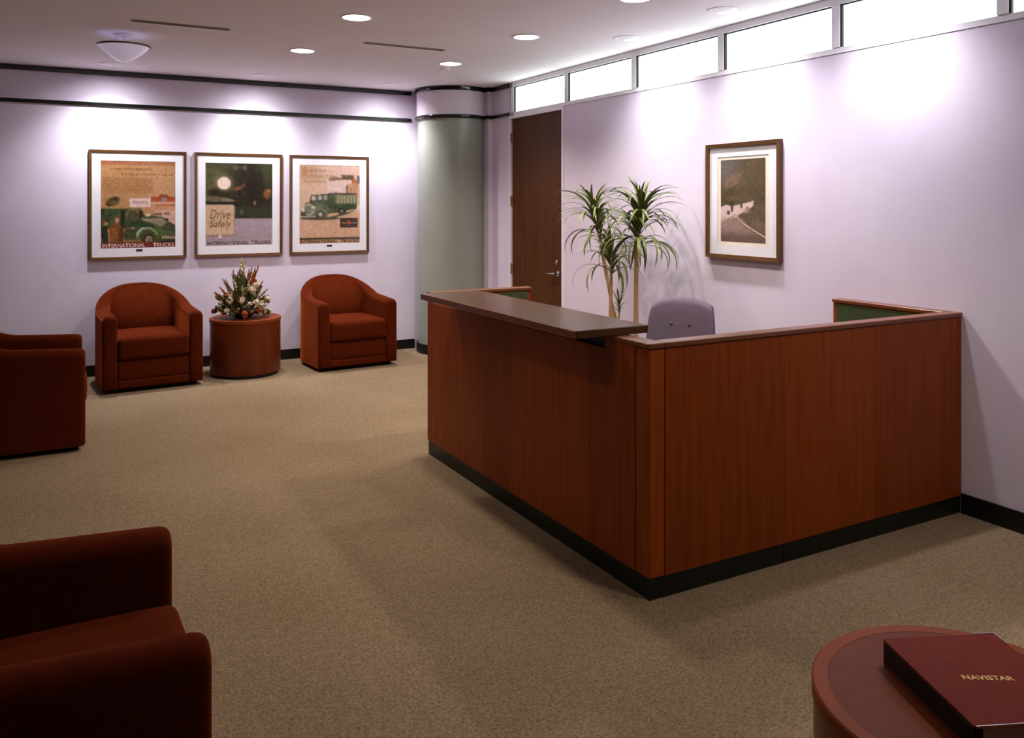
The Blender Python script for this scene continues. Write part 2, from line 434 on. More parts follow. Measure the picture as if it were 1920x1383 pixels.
for x, lb in ((0.46, 'first poster'), (1.79, 'middle poster'), (3.12, 'third poster beside the column')):
    washer(x, 8.33, x, YB, 1.0, 'recessed wall washer at ceiling above the ' + lb, P_WASH_BACK, 150, 'reflector_glow', 1.0)
for y, lb in ((5.14, 'above the potted plant'), (4.10, 'above the framed photograph'), (3.07, 'overhead, above right end of the desk')):
    washer(3.81, y, XR, y, 0.9, 'recessed wall washer with bright crescent ' + lb, P_WASH_RIGHT, 160, 'lamp_glow', 1.0)

for x0, x1, lb in ((0.465, 1.115, 'long narrow air slot in ceiling beside the bowl pendant'), (2.125, 2.80, 'long narrow air slot in ceiling between the round downlights')):
    t = thing('air_slot', lb, 'air vent', ((x0+x1)/2, 6.27, ZC), group='linear air slots in the ceiling')
    w2 = (x1-x0)/2
    bm = B(); box(bm, -w2, w2, -0.026, -0.014, -0.006, -0.0005); box(bm, -w2, w2, 0.014, 0.026, -0.006, -0.0005)
    box(bm, -w2, -w2+0.012, -0.0135, 0.0135, -0.006, -0.0005); box(bm, w2-0.012, w2, -0.0135, 0.0135, -0.006, -0.0005)
    obj('slot_frame', bm, 'slot_metal', t)
    obj('slot_opening', box(B(), -w2+.0125, w2-.0125, -0.0135, 0.0135, -0.003, -0.0005), 'slot_dark', t)

# semi-flush bowl pendant
t = thing('bowl_pendant', 'pale conical bowl pendant with dark rim hanging below the ceiling', 'ceiling lamp', (0.46, 6.84, ZC))
obj('canopy', lathe(B(), [(0,-0.0005),(0.075,-0.0005),(0.075,-0.008),(0.04,-0.03),(0.0,-0.03)], 36), 'fixture_white', t, smooth=True)
for a in (0.5, 0.5+2*PI/3, 0.5+4*PI/3):
    obj('stay', tube(B(), [(0.03*math.cos(a),0.03*math.sin(a),-0.02),(0.15*math.cos(a),0.15*math.sin(a),-0.082)], 0.004, 8), 'fixture_white', t)
prof = []
for k in range(13):
    q = k/12
    prof.append((0.178*q**0.75, -0.205+0.12*q**1.25))
inner = [(r-0.006 if r > 0.01 else 0.0, z+0.008) for r, z in prof[::-1]]
obj('bowl', lathe(B(), prof+inner, 48), 'pendant_glass', t, smooth=True)
obj('rim', lathe(B(), [(0.172,-0.092),(0.184,-0.092),(0.186,-0.086),(0.184,-0.08),(0.172,-0.08),(0.172,-0.092)], 48), 'pendant_rim', t, smooth=True, label='dark bronze rim')
t = thing('ceiling_sensor', 'tiny grey disc on ceiling beside the downlight near the column', 'sensor', (3.19, 7.12, ZC))
obj('disc', lathe(B(), [(0,-0.0005),(0.05,-0.0005),(0.046,-0.012),(0.02,-0.018),(0,-0.018)], 24), 'ceiling', t, smooth=True)

# ------------------------------------------------------------------ framed pictures
class Canvas:
    def __init__(s, u0, v0, u1, v1, nx, ny, bg):
        s.nx, s.ny = nx, ny
        U, V = np.meshgrid(np.linspace(u0, u1, nx), np.linspace(v0, v1, ny))
        s.U, s.V = U, V
        s.sc = (u1-u0)/nx
        s.a = np.zeros((ny, nx, 3)); s.a[:] = bg
    def put(s, m, c, al=1.0):
        m = np.clip(m, 0, 1)[..., None]*al
        s.a = s.a*(1-m) + np.array(c, float)*m
    def rect(s, u0, v0, u1, v1, c, soft=0.8, al=1.0):
        f = lambda x: np.clip(x/soft+0.5, 0, 1)
        s.put(f(s.U-u0)*f(u1-s.U)*f(s.V-v0)*f(v1-s.V), c, al)
    def ell(s, cu, cv, ru, rv, c, ang=0, soft=0.25, al=1.0):
        a = math.radians(ang); du, dv = s.U-cu, s.V-cv
        x = du*math.cos(a)+dv*math.sin(a); y = -du*math.sin(a)+dv*math.cos(a)
        r = np.sqrt((x/ru)**2+(y/rv)**2)
        s.put((1-r)/soft+0.5, c, al)
    def ring(s, cu, cv, r0, r1, c, a0=-PI, a1=PI, al=1.0):
        du, dv = s.U-cu, s.V-cv; r = np.hypot(du, dv); t = np.arctan2(-dv, du)
        s.put(np.clip(r-r0+.5, 0, 1)*np.clip(r1-r+.5, 0, 1)*((t > a0) & (t < a1)), c, al)
    def poly(s, P, c, al=1.0):
        ins = np.zeros(s.U.shape, bool); n = len(P)
        for i in range(n):
            (x1, y1), (x2, y2) = P[i], P[(i+1) % n]
            if y1 == y2: continue
            cond = ((y1 > s.V) != (y2 > s.V)) & (s.U < (x2-x1)*(s.V-y1)/(y2-y1)+x1)
            ins ^= cond
        s.put(ins.astype(float), c, al)
    def line(s, P, w, c, al=1.0):
        for (x1, y1), (x2, y2) in zip(P, P[1:]):
            dx, dy = x2-x1, y2-y1; L2 = dx*dx+dy*dy+1e-9
            t = np.clip(((s.U-x1)*dx+(s.V-y1)*dy)/L2, 0, 1)
            dd = np.hypot(s.U-x1-t*dx, s.V-y1-t*dy)
            s.put(np.clip(w/2-dd+.5, 0, 1), c, al)
    def marks(s, u0, u1, v, hgt, c, al=0.8, wmin=1.5, wmax=5):
        u = u0
        while u < u1:
            w = random.uniform(wmin, wmax)
            s.rect(u, v-hgt/2, min(u+w, u1), v+hgt/2, c, 0.8, al*random.uniform(.6, 1)); u += w+random.uniform(.8, 1.8)
    def grain(s, amt, blur=1):
        n = RNG.normal(0, amt, s.U.shape)
        n = (n+np.roll(n, 1, 0)+np.roll(n, 1, 1)+np.roll(n, 1, (0, 1)))/2
        s.a = s.a+n[..., None]*np.array([1, .95, .9])
    def blur(s, k=1):
        for _ in range(k):
            p = np.pad(s.a, ((1,1),(1,1),(0,0)), 'edge')
            s.a = (p[1:-1,1:-1]*4+p[:-2,1:-1]+p[2:,1:-1]+p[1:-1,:-2]+p[1:-1,2:])/8
    def mesh(s, name, w, h):
        """flat print in local xz plane facing -y, width w, height h, centred"""
        nx, ny = s.nx, s.ny
        X, Z = np.meshgrid(np.linspace(-w/2, w/2, nx), np.linspace(h/2, -h/2, ny))
        co = np.stack([X, np.zeros_like(X), Z], -1).reshape(-1, 3)
        I = np.arange(nx*ny).reshape(ny, nx)
        F = np.stack([I[:-1,:-1], I[1:,:-1], I[1:,1:], I[:-1,1:]], -1).reshape(-1, 4)
        me = bpy.data.meshes.new(name); me.from_pydata(co.tolist(), [], F.tolist())
        g_ = s.a.mean(2, keepdims=True); a = np.clip(s.a*.74+g_*.26, 0, 255)/255.0*np.array([.95, .885, .83])
        l = np.where(a <= .04045, a/12.92, ((a+.055)/1.055)**2.4).reshape(-1, 3)
        ca = me.color_attributes.new('Col', 'FLOAT_COLOR', 'POINT')
        ca.data.foreach_set('color', np.concatenate([l, np.ones((len(l), 1))], 1).astype(np.float32).ravel())
        me.materials.append(MATS['print'])
        return me

def text_mesh(txt, shear=0.0, bold=0.0):
    cu = bpy.data.curves.new('lettering', 'FONT'); cu.body = txt; cu.shear = shear; cu.offset = bold
    cu.resolution_u = 3
    o = bpy.data.objects.new('lettering_source', cu); COL.objects.link(o)
    dg = bpy.context.evaluated_depsgraph_get()
    me = bpy.data.meshes.new_from_object(o.evaluated_get(dg))
    bpy.data.objects.remove(o); bpy.data.curves.remove(cu)
    return me

def lettering(name, txt, matname, parent, x0, x1, z0, z1, y, shear=0.0, bold=0.0):
    """lettering fitted into the box x0..x1, z0..z1 on a plane facing -y"""
    me = text_mesh(txt, shear, bold); me.name = name
    co = np.array([v.co[:] for v in me.vertices])
    mn, mx = co.min(0), co.max(0)
    for v in me.vertices:
        u = (v.co.x-mn[0])/(mx[0]-mn[0]); w = (v.co.y-mn[1])/(mx[1]-mn[1])
        v.co = (x0+u*(x1-x0), y, z0+w*(z1-z0))
    me.materials.clear(); me.materials.append(MATS[matname])
    o = bpy.data.objects.new(name, me); COL.objects.link(o); o.parent = parent
    return o
for nm, c in (('ink_pink', (232,190,184)), ('ink_grey', (84,82,74)), ('ink_brown', (120,88,56)), ('ink_sepia', (74,52,28)), ('ink_tan', (150,116,84))):
    add_mat(nm, c, tuple(min(255, v+6) for v in c), 60, 0.7, 0.2)

def frame_parts(t, w, h, fw, depth, fmat='picture_wood'):
    """wooden frame of outer size w x h, local xz plane facing -y, back at y=0"""
    W2, H2 = w/2, h/2
    for s in (-1, 1):
        bm = B(); xo, xi = s*W2, s*(W2-fw)
        vs = [bm.verts.new(p) for p in ((xo,0,-H2),(xo,0,H2),(xi,0,H2-fw),(xi,0,-H2+fw),(xo,-depth,-H2),(xo,-depth,H2),(xi,-depth+.004,H2-fw),(xi,-depth+.004,-H2+fw))]
        for f in ((0,1,2,3),(4,5,6,7),(0,1,5,4),(1,2,6,5),(2,3,7,6),(3,0,4,7)): bm.faces.new([vs[k] for k in f])
        obj('frame_stile', bm, fmat, t)
        bm = B(); zo, zi = s*H2, s*(H2-fw)
        vs = [bm.verts.new(p) for p in ((-W2,0,zo),(W2,0,zo),(W2-fw,0,zi),(-W2+fw,0,zi),(-W2,-depth,zo),(W2,-depth,zo),(W2-fw,-depth+.004,zi),(-W2+fw,-depth+.004,zi))]
        for f in ((0,1,2,3),(4,5,6,7),(0,1,5,4),(1,2,6,5),(2,3,7,6),(3,0,4,7)): bm.faces.new([vs[k] for k in f])
        obj('frame_rail', bm, fmat, t)

def mat_board(t, w, h, pw, ph, dx, dz, y, thick=0.003):
    """window mat: four boards around the opening pw x ph shifted by dx,dz"""
    bm = B(); W2, H2 = w/2, h/2
    x0, x1, z0, z1 = dx-pw/2, dx+pw/2, dz-ph/2, dz+ph/2
    box(bm, -W2, x0, y-thick, y, -H2, H2); box(bm, x1, W2, y-thick, y, -H2, H2)
    box(bm, x0, x1, y-thick, y, z1, H2); box(bm, x0, x1, y-thick, y, -H2, z0)
    return obj('mat_board', bm, 'mat_board', t)

PT, PB, PX, PW, PG = 2.1268, 1.0876, 0.2887, 0.8588, 0.0762
def poster(i, canvas, u0, v0, u1, v1, label):
    """canvas drawn in photograph-like pixel units u0..u1, v0..v1"""
    w, h = PW, PT-PB; cx = PX+i*(PW+PG)+w/2; cz = (PT+PB)/2
    t = thing('framed_poster', label, 'poster', (cx, YB-.0008, cz), group='framed vintage advertisements on the back wall')
    frame_parts(t, w, h, 0.026, 0.0265)
    pw, ph = 0.655, 0.83; dz = 0.005
    obj('backing', box(B(), -w/2+.02, w/2-.02, -0.012, -0.001, -h/2+.02, h/2-.02), 'mat_board', t)
    mat_board(t, w-0.05, h-0.05, pw, ph, 0, dz, -0.0125)
    o = inst('print', canvas.mesh('print', pw, ph), t, (0, -0.0135, dz))
    obj('glazing', box(B(), -w/2+.026, w/2-.026, -0.0225, -0.0215, -h/2+.026, h/2-.026), 'glazing', t)
    def X(u): return -pw/2+pw*(u-u0)/(u1-u0)
    def Z(v): return dz+ph/2-ph*(v-v0)/(v1-v0)
    return t, X, Z

# -- poster 1: green truck before a red station
c = Canvas(188, 301, 328, 464, 112, 130, (196,142,84))
c.rect(186, 299, 330, 309, (176,104,62), 4); c.rect(262, 308, 330, 392, (210,160,114), 30, .7)
c.rect(192, 332, 286, 362, (172,120,62), 6, .55)
c.marks(206, 284, 316.5, 4, (130,80,40)); c.marks(226, 322, 326, 4, (136,92,46))
for v in (334, 339, 344, 349, 354): c.marks(197, 284, v, 2, (150,104,52), .55)
c.marks(232, 270, 356, 2.4, (200,110,40), .7)
for v in (336, 341, 346, 351, 356): c.marks(294, 324, v, 1.6, (176,130,80), .4)
c.ell(210, 377, 14, 8, (104,84,34), -25); c.ell(214, 372, 3.5, 3, (48,34,14)); c.ell(203, 383, 5, 3, (84,58,24)); c.ell(217, 380, 5, 3, (120,108,48))
c.rect(188, 389, 265, 392, (150,130,60), 2)
c.rect(241, 371, 281, 388, (232,206,204)); c.marks(247, 276, 379, 5, (140,110,140), .8, 1.5, 3)
c.rect(281, 368, 330, 377, (192,72,26)); c.poly([(294,368),(298,364),(312,364),(316,368)], (150,74,34)); c.ell(306, 373.5, 4.5, 4, (150,156,190)); c.ell(306, 373.5, 2, 2, (90,110,170))
c.rect(281, 378, 330, 396, (214,150,100)); c.rect(282, 379, 330, 381, (226,190,160)); c.rect(290, 383, 330, 385, (196,92,30))
c.rect(288, 393, 330, 420, (222,172,148), 3); c.rect(288, 399, 302, 403, (120,90,50), 1.5); c.rect(306, 398, 318, 402, (140,110,140), 1.5); c.rect(300, 405, 324, 407, (210,190,205), 1)
c.rect(186, 391, 240, 428, (60,86,36), 2)
for k in range(40): c.ell(random.uniform(188,238), random.uniform(392,424), random.uniform(2,5), random.uniform(2,4), random.choice([(44,66,28),(78,104,46),(58,92,50),(92,100,50)]), al=.8)
c.rect(225, 392, 232, 424, (44,34,18), 2)
c.poly([(231,396),(244,391),(262,392),(268,402),(302,406),(314,414),(330,424),(330,452),(296,458),(231,456)], (62,84,42))
c.ell(248, 401, 14, 10, (128,132,84)); c.ell(247, 402.5, 11, 8.5, (84,80,40)); c.rect(258, 395, 266, 410, (52,38,22), 2)
c.poly([(262,408),(300,406),(312,416),(309,430),(296,424),(280,418),(264,413)], (144,138,106)); c.rect(266, 407, 306, 409, (92,86,66), 1.5); c.rect(268, 411, 306, 413, (168,164,136), 1.2)
c.ell(275, 403, 5, 3.2, (222,216,178)); c.rect(270, 406, 282, 408, (40,40,30), 1); c.rect(308, 409, 314, 413, (60,34,24), 1.2)
c.ell(262, 420, 26, 6, (46,74,36), 6); c.ell(303, 434, 18, 9, (78,118,44), 15); c.ell(314, 426, 10, 8, (72,84,48)); c.ell(302, 427, 3, 2, (60,60,60))
c.ell(247, 427, 4, 2, (170,160,90)); c.rect(232, 426, 243, 429, (140,90,30), 1.2)
c.ell(274, 446, 21, 21, (78,112,46)); c.ring(274, 446, 17, 21, (132,168,124), .3, PI); c.ring(274, 446, 19, 22, (196,206,196), 1.9, 2.9)
c.ell(276, 449, 15.5, 15, (52,46,30)); c.ring(276, 449, 11, 14, (92,92,50)); c.ell(277, 450, 7, 8, (168,156,128)); c.ell(278, 450, 3, 4, (70,60,44)); c.ell(278, 450, 1.5, 1.5, (230,220,200))
c.rect(301, 443, 328, 448, (176,162,124), 1.5); c.ell(320, 440, 8, 4, (90,84,60))
c.poly([(203,426),(212,416),(224,420),(230,438),(229,456),(206,456)], (142,78,28)); c.ell(212, 440, 6, 14, (170,104,40), al=.7); c.ell(226, 440, 5, 14, (86,52,20), al=.8)
c.ell(218, 411, 4, 7, (206,152,118)); c.rect(216, 404, 222, 408, (110,80,40), 1.5); c.poly([(188,424),(200,424),(202,456),(190,456)], (56,50,24)); c.ell(196, 441, 3, 10, (36,64,70)); c.ell(197, 418, 4, 4, (206,140,80)); c.ell(197, 412, 3.5, 3, (110,36,26))
c.rect(230, 449, 262, 453, (178,122,56), 1.5)
c.rect(186, 453.5, 330, 466, (122,48,44), 1.5); c.rect(300, 452, 330, 455, (70,20,14), 2)
c.poly([(272,458.5),(278,453.5),(284,458.5),(278,464)], (150,40,24))
c.grain(9); c.blur(1)
t, X, Z = poster(0, c, 188, 301, 328, 464, 'framed advertisement with orange sky and green truck, leftmost of three')
lettering('lettering', 'INTERNATIONAL', 'ink_pink', t, X(190.5), X(270), Z(463), Z(455.5), -0.0142, bold=0.012)
lettering('lettering', 'TRUCKS', 'ink_pink', t, X(285), X(325.5), Z(463), Z(455.5), -0.0142, bold=0.012)
obj('caption_plate', box(B(), X(253), X(265), -0.0172, -0.0156, Z(470.5), Z(466.8)), 'ink_black', t, label='tiny black caption on the mat')

# -- poster 2: night scene with moon
c = Canvas(384, 306, 510, 457, 104, 124, (178,162,188))
c.rect(382, 304, 512, 407.5, (46,42,20), 1)
c.ell(392, 335, 34, 46, (92,96,52), soft=1.2, al=.9); c.rect(384, 306, 440, 316, (66,70,40), 6, .7); c.ell(500, 320, 14, 26, (62,74,36), soft=1.0, al=.9)
c.rect(450, 306, 476, 340, (38,34,16), 6); c.rect(456, 320, 492, 404, (44,36,20), 8); c.ell(470, 350, 10, 22, (34,26,14), soft=.8)
c.ell(410, 360, 20, 8, (44,40,18), soft=.6); c.ell(408, 373, 30, 5, (112,106,66), 4); c.ell(425, 374, 12, 2.5, (150,132,104), 8); c.rect(384, 377, 440, 383, (28,30,18), 3)
c.ell(418, 343, 17, 15, (150,140,110), soft=.7, al=.6); c.ell(418, 343, 12.5, 11.5, (240,222,222), soft=.18)
c.ell(444, 352, 9, 3.5, (128,72,36), -15); c.ell(500, 362, 7, 9, (150,92,44), soft=.7); c.ell(504, 356, 3, 3, (190,120,70)); c.ell(455, 346, 3, 4, (110,66,40), soft=.6)
c.rect(436, 385, 512, 406.5, (58,66,36), 6, .7); c.ell(451, 396, 3, 4, (104,112,72), soft=.7); c.ell(476, 379, 2.5, 4, (150,120,76), soft=.6); c.ell(440, 314, 6, 4, (90,90,56), soft=.8); c.ell(456, 314, 5, 4, (86,86,52), soft=.8)
for v in (411.5, 415.5, 419.5, 423.5, 427.5, 431.5, 435.5): c.marks(441, 470, v, 1.5, (152,138,170), .6); c.marks(476, 506, v, 1.5, (152,138,170), .6)
for v in (441, 445): c.marks(386, 506, v, 1.5, (150,136,160), .6)
c.rect(436, 385, 439, 440, (158,128,140), 1.5, .8); c.rect(384, 437, 437, 440, (150,112,108), 1.5)
c.rect(382, 382, 436.5, 437, (216,184,150), 1); c.rect(382, 420, 436, 437, (226,192,160), 8, .7)
c.ell(411, 441, 3, 4, (236,220,220)); c.ell(411, 446, 3, 1.2, (70,70,80))
c.grain(8); c.blur(1)
t, X, Z = poster(1, c, 384, 306, 510, 457, 'framed advertisement with dark night scene and white moon, middle of three')
lettering('lettering', 'Drive', 'ink_brown', t, X(392), X(430), Z(408), Z(391), -0.0142, shear=0.3)
lettering('lettering', 'Safely', 'ink_brown', t, X(391), X(432), Z(427), Z(410), -0.0142, shear=0.3)
lettering('lettering', 'INTERNATIONAL', 'ink_grey', t, X(387), X(464), Z(455.2), Z(448.8), -0.0142, bold=0.03)
lettering('lettering', 'TRUCKS', 'ink_grey', t, X(470), X(506), Z(455.2), Z(448.8), -0.0142, bold=0.03)

# -- poster 3: green stake truck at a loading dock
c = Canvas(562.5, 310.5, 673.5, 456, 96, 124, (224,190,164))
c.rect(560, 309, 600, 340, (208,160,116), 20, .7); c.ell(572, 322, 5, 9, (190,124,84), 10, al=.7); c.rect(620, 310, 675, 330, (222,186,176), 12, .8)
c.marks(574, 613, 321.5, 4, (164,112,80), .7); c.marks(572, 612, 341.5, 4, (160,124,100), .7)
c.rect(612, 336, 662, 366, (226,200,198), 3); c.poly([(614,338),(622,331),(640,334),(644,330),(662,330),(664,338),(640,337),(620,340)], (146,104,54)); c.rect(640, 328, 662, 336, (110,90,52), 2, .8)
c.ell(664, 346, 5, 12, (196,104,40), -12); c.rect(668, 329, 674, 344, (112,104,92), 2); c.rect(650, 344, 672, 370, (206,150,104), 3, .8); c.rect(648, 348, 651, 366, (124,80,50), 1.2); c.rect(656, 350, 658, 368, (160,110,60), 1)
c.rect(616, 353, 640, 356, (236,216,214), 2)
c.rect(560, 392, 676, 446, (224,180,146), 3); c.rect(660, 385, 676, 395, (236,222,206), 3)
c.poly([(612,364),(628,361),(668,366),(668,390),(640,398),(606,402)], (68,94,48)); c.rect(628, 366, 667, 381, (128,134,94), 1.5)
for u in (632, 638, 644, 650, 656, 662): c.rect(u, 366, u+2.4, 382, (176,176,140), 1)
c.rect(614, 362, 668, 365, (84,72,40), 1.2); c.rect(606, 384, 667, 393, (54,80,42), 2)
c.poly([(579,385),(583,366),(616,364),(618,386)], (70,74,54)); c.rect(584, 368, 592, 376, (190,190,186), 1); c.rect(596, 367, 603, 375, (184,186,178), 1); c.rect(606, 367, 613, 375, (160,164,150), 1)
c.poly([(565,396),(574,380),(604,378),(618,392),(612,408),(566,410)], (92,110,80)); c.ell(579, 393, 9, 9, (140,150,122)); c.rect(572, 386, 584, 401, (72,88,60), 2); 
for u in (574, 577, 580, 583): c.rect(u, 387, u+1.2, 400, (176,182,158), .8)
c.poly([(584,381),(606,377),(612,384),(606,396),(588,398)], (74,96,62)); c.ell(597, 388, 9, 6, (104,122,88), -10); c.ring(579, 393, 8.5, 10.5, (206,208,190)); c.ell(569, 393, 3.2, 3.2, (232,230,214)); c.ell(588, 390, 3.2, 3.2, (232,230,214)); c.ring(588, 404, 10, 13, (120,138,102), .2, 2.6); c.ell(600, 402, 8, 8, (58,60,42)); c.ell(600, 402, 4, 4, (190,180,150)); c.ell(570, 404, 5, 6, (56,58,42)); c.rect(565, 405, 592, 407.5, (206,204,182), 1)
c.ell(640, 396, 8, 7, (48,52,34)); c.ell(640, 396, 3, 3, (130,120,90)); c.ring(600, 402, 8, 11, (130,148,110), .4, 2.8)
c.ell(600, 409.5, 36, 3, (74,64,44)); c.poly([(604,410),(640,401),(664,394),(650,402),(616,411)], (92,80,56))
for v in (416, 421, 426, 431, 436, 441): c.marks(567, 630, v, 1.4, (206,160,126), .6)
c.rect(637, 409, 669.5, 427, (48,34,20), 1); c.rect(640, 417, 668, 420, (150,130,110), 1); c.ell(652, 417.5, 4.5, 4, (204,70,48)); c.rect(640, 411, 668, 413, (84,70,50), 1); c.rect(642, 423, 666, 425, (120,84,48), 1)
c.rect(560, 445.5, 676, 449, (44,32,16), 1.2); c.rect(560, 449, 676, 457.5, (206,164,124), 1)
c.grain(9); c.blur(1)
t, X, Z = poster(2, c, 562.5, 310.5, 673.5, 456, 'framed tan advertisement with green stake truck, rightmost of three')
lettering('lettering', 'INTERNATIONAL', 'ink_tan', t, X(574), X(632), Z(334.5), Z(328), -0.0142)
lettering('lettering', 'TRUCK', 'ink_sepia', t, X(637), X(663), Z(334.5), Z(328), -0.0142)
lettering('lettering', 'INTERNATIONAL', 'ink_sepia', t, X(564), X(632), Z(455.2), Z(449.6), -0.0142, bold=0.03)
lettering('lettering', 'TRUCKS', 'ink_sepia', t, X(637), X(672), Z(455.2), Z(449.6), -0.0142, bold=0.03)
obj('caption_plate', box(B(), X(612), X(621.5), -0.0172, -0.0156, Z(462), Z(459)), 'ink_black', t, label='tiny black caption on the mat')

# -- monochrome road photograph on the desk wall
c = Canvas(1349, 298, 1433, 455, 90, 140, (96,84,54))
c.ell(1362, 312, 26, 26, (98,96,84), soft=1.2); c.ell(1420, 340, 26, 50, (104,88,44), soft=1.2, al=.8)
for k in range(60): c.ell(random.uniform(1349,1433), random.uniform(298,384), random.uniform(3,8), random.uniform(3,7), random.choice([(86,76,48),(104,92,62),(92,84,64),(110,92,50)]), soft=.9, al=.35)
c.ell(1372, 338, 13, 10, (140,106,74), -20, soft=.8); c.ell(1381, 328, 8, 5, (128,100,68), soft=.9); c.ell(1362, 345, 8, 6, (124,96,66), soft=.9)
c.rect(1345, 354, 1440, 384, (88,78,44), 10, .8); c.ell(1380, 372, 26, 5, (108,90,60), soft=1)
c.poly([(1349,388),(1360,384),(1370,387),(1382,384),(1396,381),(1412,376),(1410,388),(1398,398),(1388,402),(1376,410),(1349,425)], (228,208,218))
c.rect(1345, 412, 1440, 460, (166,142,146), 14); c.poly([(1349,418),(1378,402),(1410,430),(1433,444),(1433,455),(1349,455)], (164,138,138), .8); c.rect(1345, 438, 1440, 462, (112,90,78), 16, .9)
c.poly([(1382,404),(1396,396),(1412,386),(1433,380),(1433,446),(1408,428)], (104,90,66)); c.ell(1422, 424, 14, 9, (140,116,110), 30, soft=.9, al=.6); c.ell(1398, 396, 8, 4, (190,150,150), soft=.8, al=.7)
c.line([(1377,406),(1390,419),(1406,429),(1436,446)], 3.4, (228,214,190)); c.line([(1379,409),(1392,422),(1408,432),(1434,447)], 1.4, (88,70,40))
c.rect(1369, 382, 1373, 397, (66,52,42), 1.5); c.ell(1371, 382, 2.4, 2.6, (60,48,38)); c.rect(1387, 380, 1390.5, 390, (92,68,60), 1.5); c.ell(1364, 399, 3.2, 4, (96,82,80)); c.ell(1400, 390, 2.2, 3, (150,110,110))
c.grain(9); c.blur(1)
QY0, QY1, QT, QB = 4.645, 3.945, 2.042, 1.236
w, h = QY0-QY1, QT-QB
t = thing('framed_photograph', 'framed dark monochrome photograph of figures on a curving road', 'picture', (XR-.0008, (QY0+QY1)/2, (QT+QB)/2), rz=-PI/2)
frame_parts(t, w, h, 0.026, 0.036)
obj('backing', box(B(), -w/2+.02, w/2-.02, -0.011, -0.001, -h/2+.02, h/2-.02), 'mat_board', t)
mat_board(t, w-.05, h-.05, 0.49, 0.622, -0.002, -0.001, -0.0135)
mb = B(); 
for (a0, a1, b0, b1) in ((-.245, -.2155, -.31, .31), (.2115, .243, -.31, .31), (-.2155, .2115, .288, .31), (-.2155, .2115, -.31, -.288)): box(mb, a0, a1, -0.0125, -0.0112, b0, b1)
obj('inner_mat', mb, 'mat_cream', t, label='cream inner mat')
inst('print', c.mesh('print', 0.427, 0.574), t, (-0.002, -0.0118, 0.0))
obj('glazing', box(B(), -w/2+.026, w/2-.026, -0.0235, -0.0225, -h/2+.026, h/2-.026), 'glazing', t)

# ------------------------------------------------------------------ reception desk
XD, YD, YL = 2.126, 2.716, 5.02
XE = XR-0.004
ZRL = 1.05
desk = thing('reception_desk', 'large red-brown wooden reception desk with raised counter shelf', 'desk', (XD, YD, 0))
dk = (-XD, -YD, 0)
TK = 0.05; PZ = 0.09; g = 0.0015
def dpart(name, mat, *a, bev=0.0015, label=None): return obj(name, box(B(), *a, bev, 1), mat, desk, off=dk, label=label)
# plinth
dpart('plinth', 'plinth', XD+.006, XD+.05, YD+.006, YL-.006, 0, PZ-.001, label='black green plinth')
dpart('plinth', 'plinth', XD+.0505, 2.885, YD+.006, YD+.05, 0, PZ-.001, label='black green plinth')
dpart('plinth', 'plinth', 2.8875, XE-.001, YD+.006, YD+.05, 0, PZ-.001, label='black green plinth')
dpart('plinth', 'plinth', XD+.0505, 2.86, YL-.05, YL-.006, 0, PZ-.001, label='black green plinth')
dpart('plinth', 'plinth', XE-.05, XE-.001, YD+.0505, 3.48, 0, PZ-.001, label='black green plinth')
# left front veneer panels
ZLO = 0.985
dpart('end_post', 'wood', XD, XD+TK, 4.948, YL, PZ, 1.028)
for y0, y1 in ((4.225, 4.945), (3.90, 4.225), (3.162, 3.90), (2.8125, 3.162)):
    dpart('veneer_panel', 'wood', XD, XD+TK, y0+.0002, y1-.0002, PZ, ZLO, bev=.0005)
dpart('upper_panel', 'wood', XD, XD+TK, 2.8135, 3.03, ZLO+.0003, 1.028, bev=0)
dpart('shadow_gap', 'base_black', XD+.03, XD+TK-.001, 3.0305, 4.9475, ZLO+.0005, 1.0495, label='black reveal under the counter shelf')
# corner post and right front
dpart('corner_post', 'wood', XD, XD+0.08, YD, 2.8095, PZ, 1.028, bev=0.004)
for x0, x1 in ((2.208, 2.89), (2.89, 3.49), (3.49, 4.097)):
    dpart('veneer_panel', 'wood', x0+.0002, x1-.0002, YD, YD+TK, PZ, 1.028, bev=.0005)
dpart('end_post', 'wood', 4.099, XE, YD, YD+TK, PZ, 1.028)
# caps
cw = 0.075
dpart('cap_rail', 'wood_edge', XD-.008, XD+cw, YD-.008, 3.03, 1.0285, ZRL, bev=.003)
dpart('cap_rail', 'wood_edge', XD+cw+.0005, XE, YD-.008, YD+cw-.01, 1.0285, ZRL, bev=.003)
dpart('cap_rail', 'wood_edge', XD-.004, 2.87, YL-.06, YL+.004, 1.0285, ZRL, bev=.003)
dpart('cap_rail', 'wood_edge', XE-.07, XE, YD+cw-.0095, 3.49, 1.0285, ZRL, bev=.003)
# far return and wall return with green fabric insets
dpart('return_panel', 'wood', XD+TK+.0005, 2.868, YL-.05, YL, PZ, 1.028)
dpart('fabric_inset', 'green_fabric', XD+TK+.0005, 2.84, YL-.056, YL-.0505, 0.45, 1.02, label='dark green fabric inset')
dpart('return_panel', 'wood', XE-.06, XE, YD+TK+.0005, 3.488, PZ, 1.028)
dpart('fabric_inset', 'green_fabric', XE-.066, XE-.0605, YD+TK+.0005, 3.462, 0.45, 1.02, label='green fabric inset')
# counter shelf
dpart('counter_shelf', 'wood_dark', 1.922, 2.30, 2.945, 4.62, 1.051, 1.086, bev=.003, label='dark brown raised counter shelf')
dpart('shelf_edge', 'wood_edge', 1.912, 1.9215, 2.945, 4.62, 1.051, 1.086, bev=.002, label='red-brown shelf edge')
for y in (3.3, 3.9, 4.5):
    dpart('bracket', 'base_black', XD+TK+.0005, 2.28, y-.015, y+.015, 0.95, 1.0505)
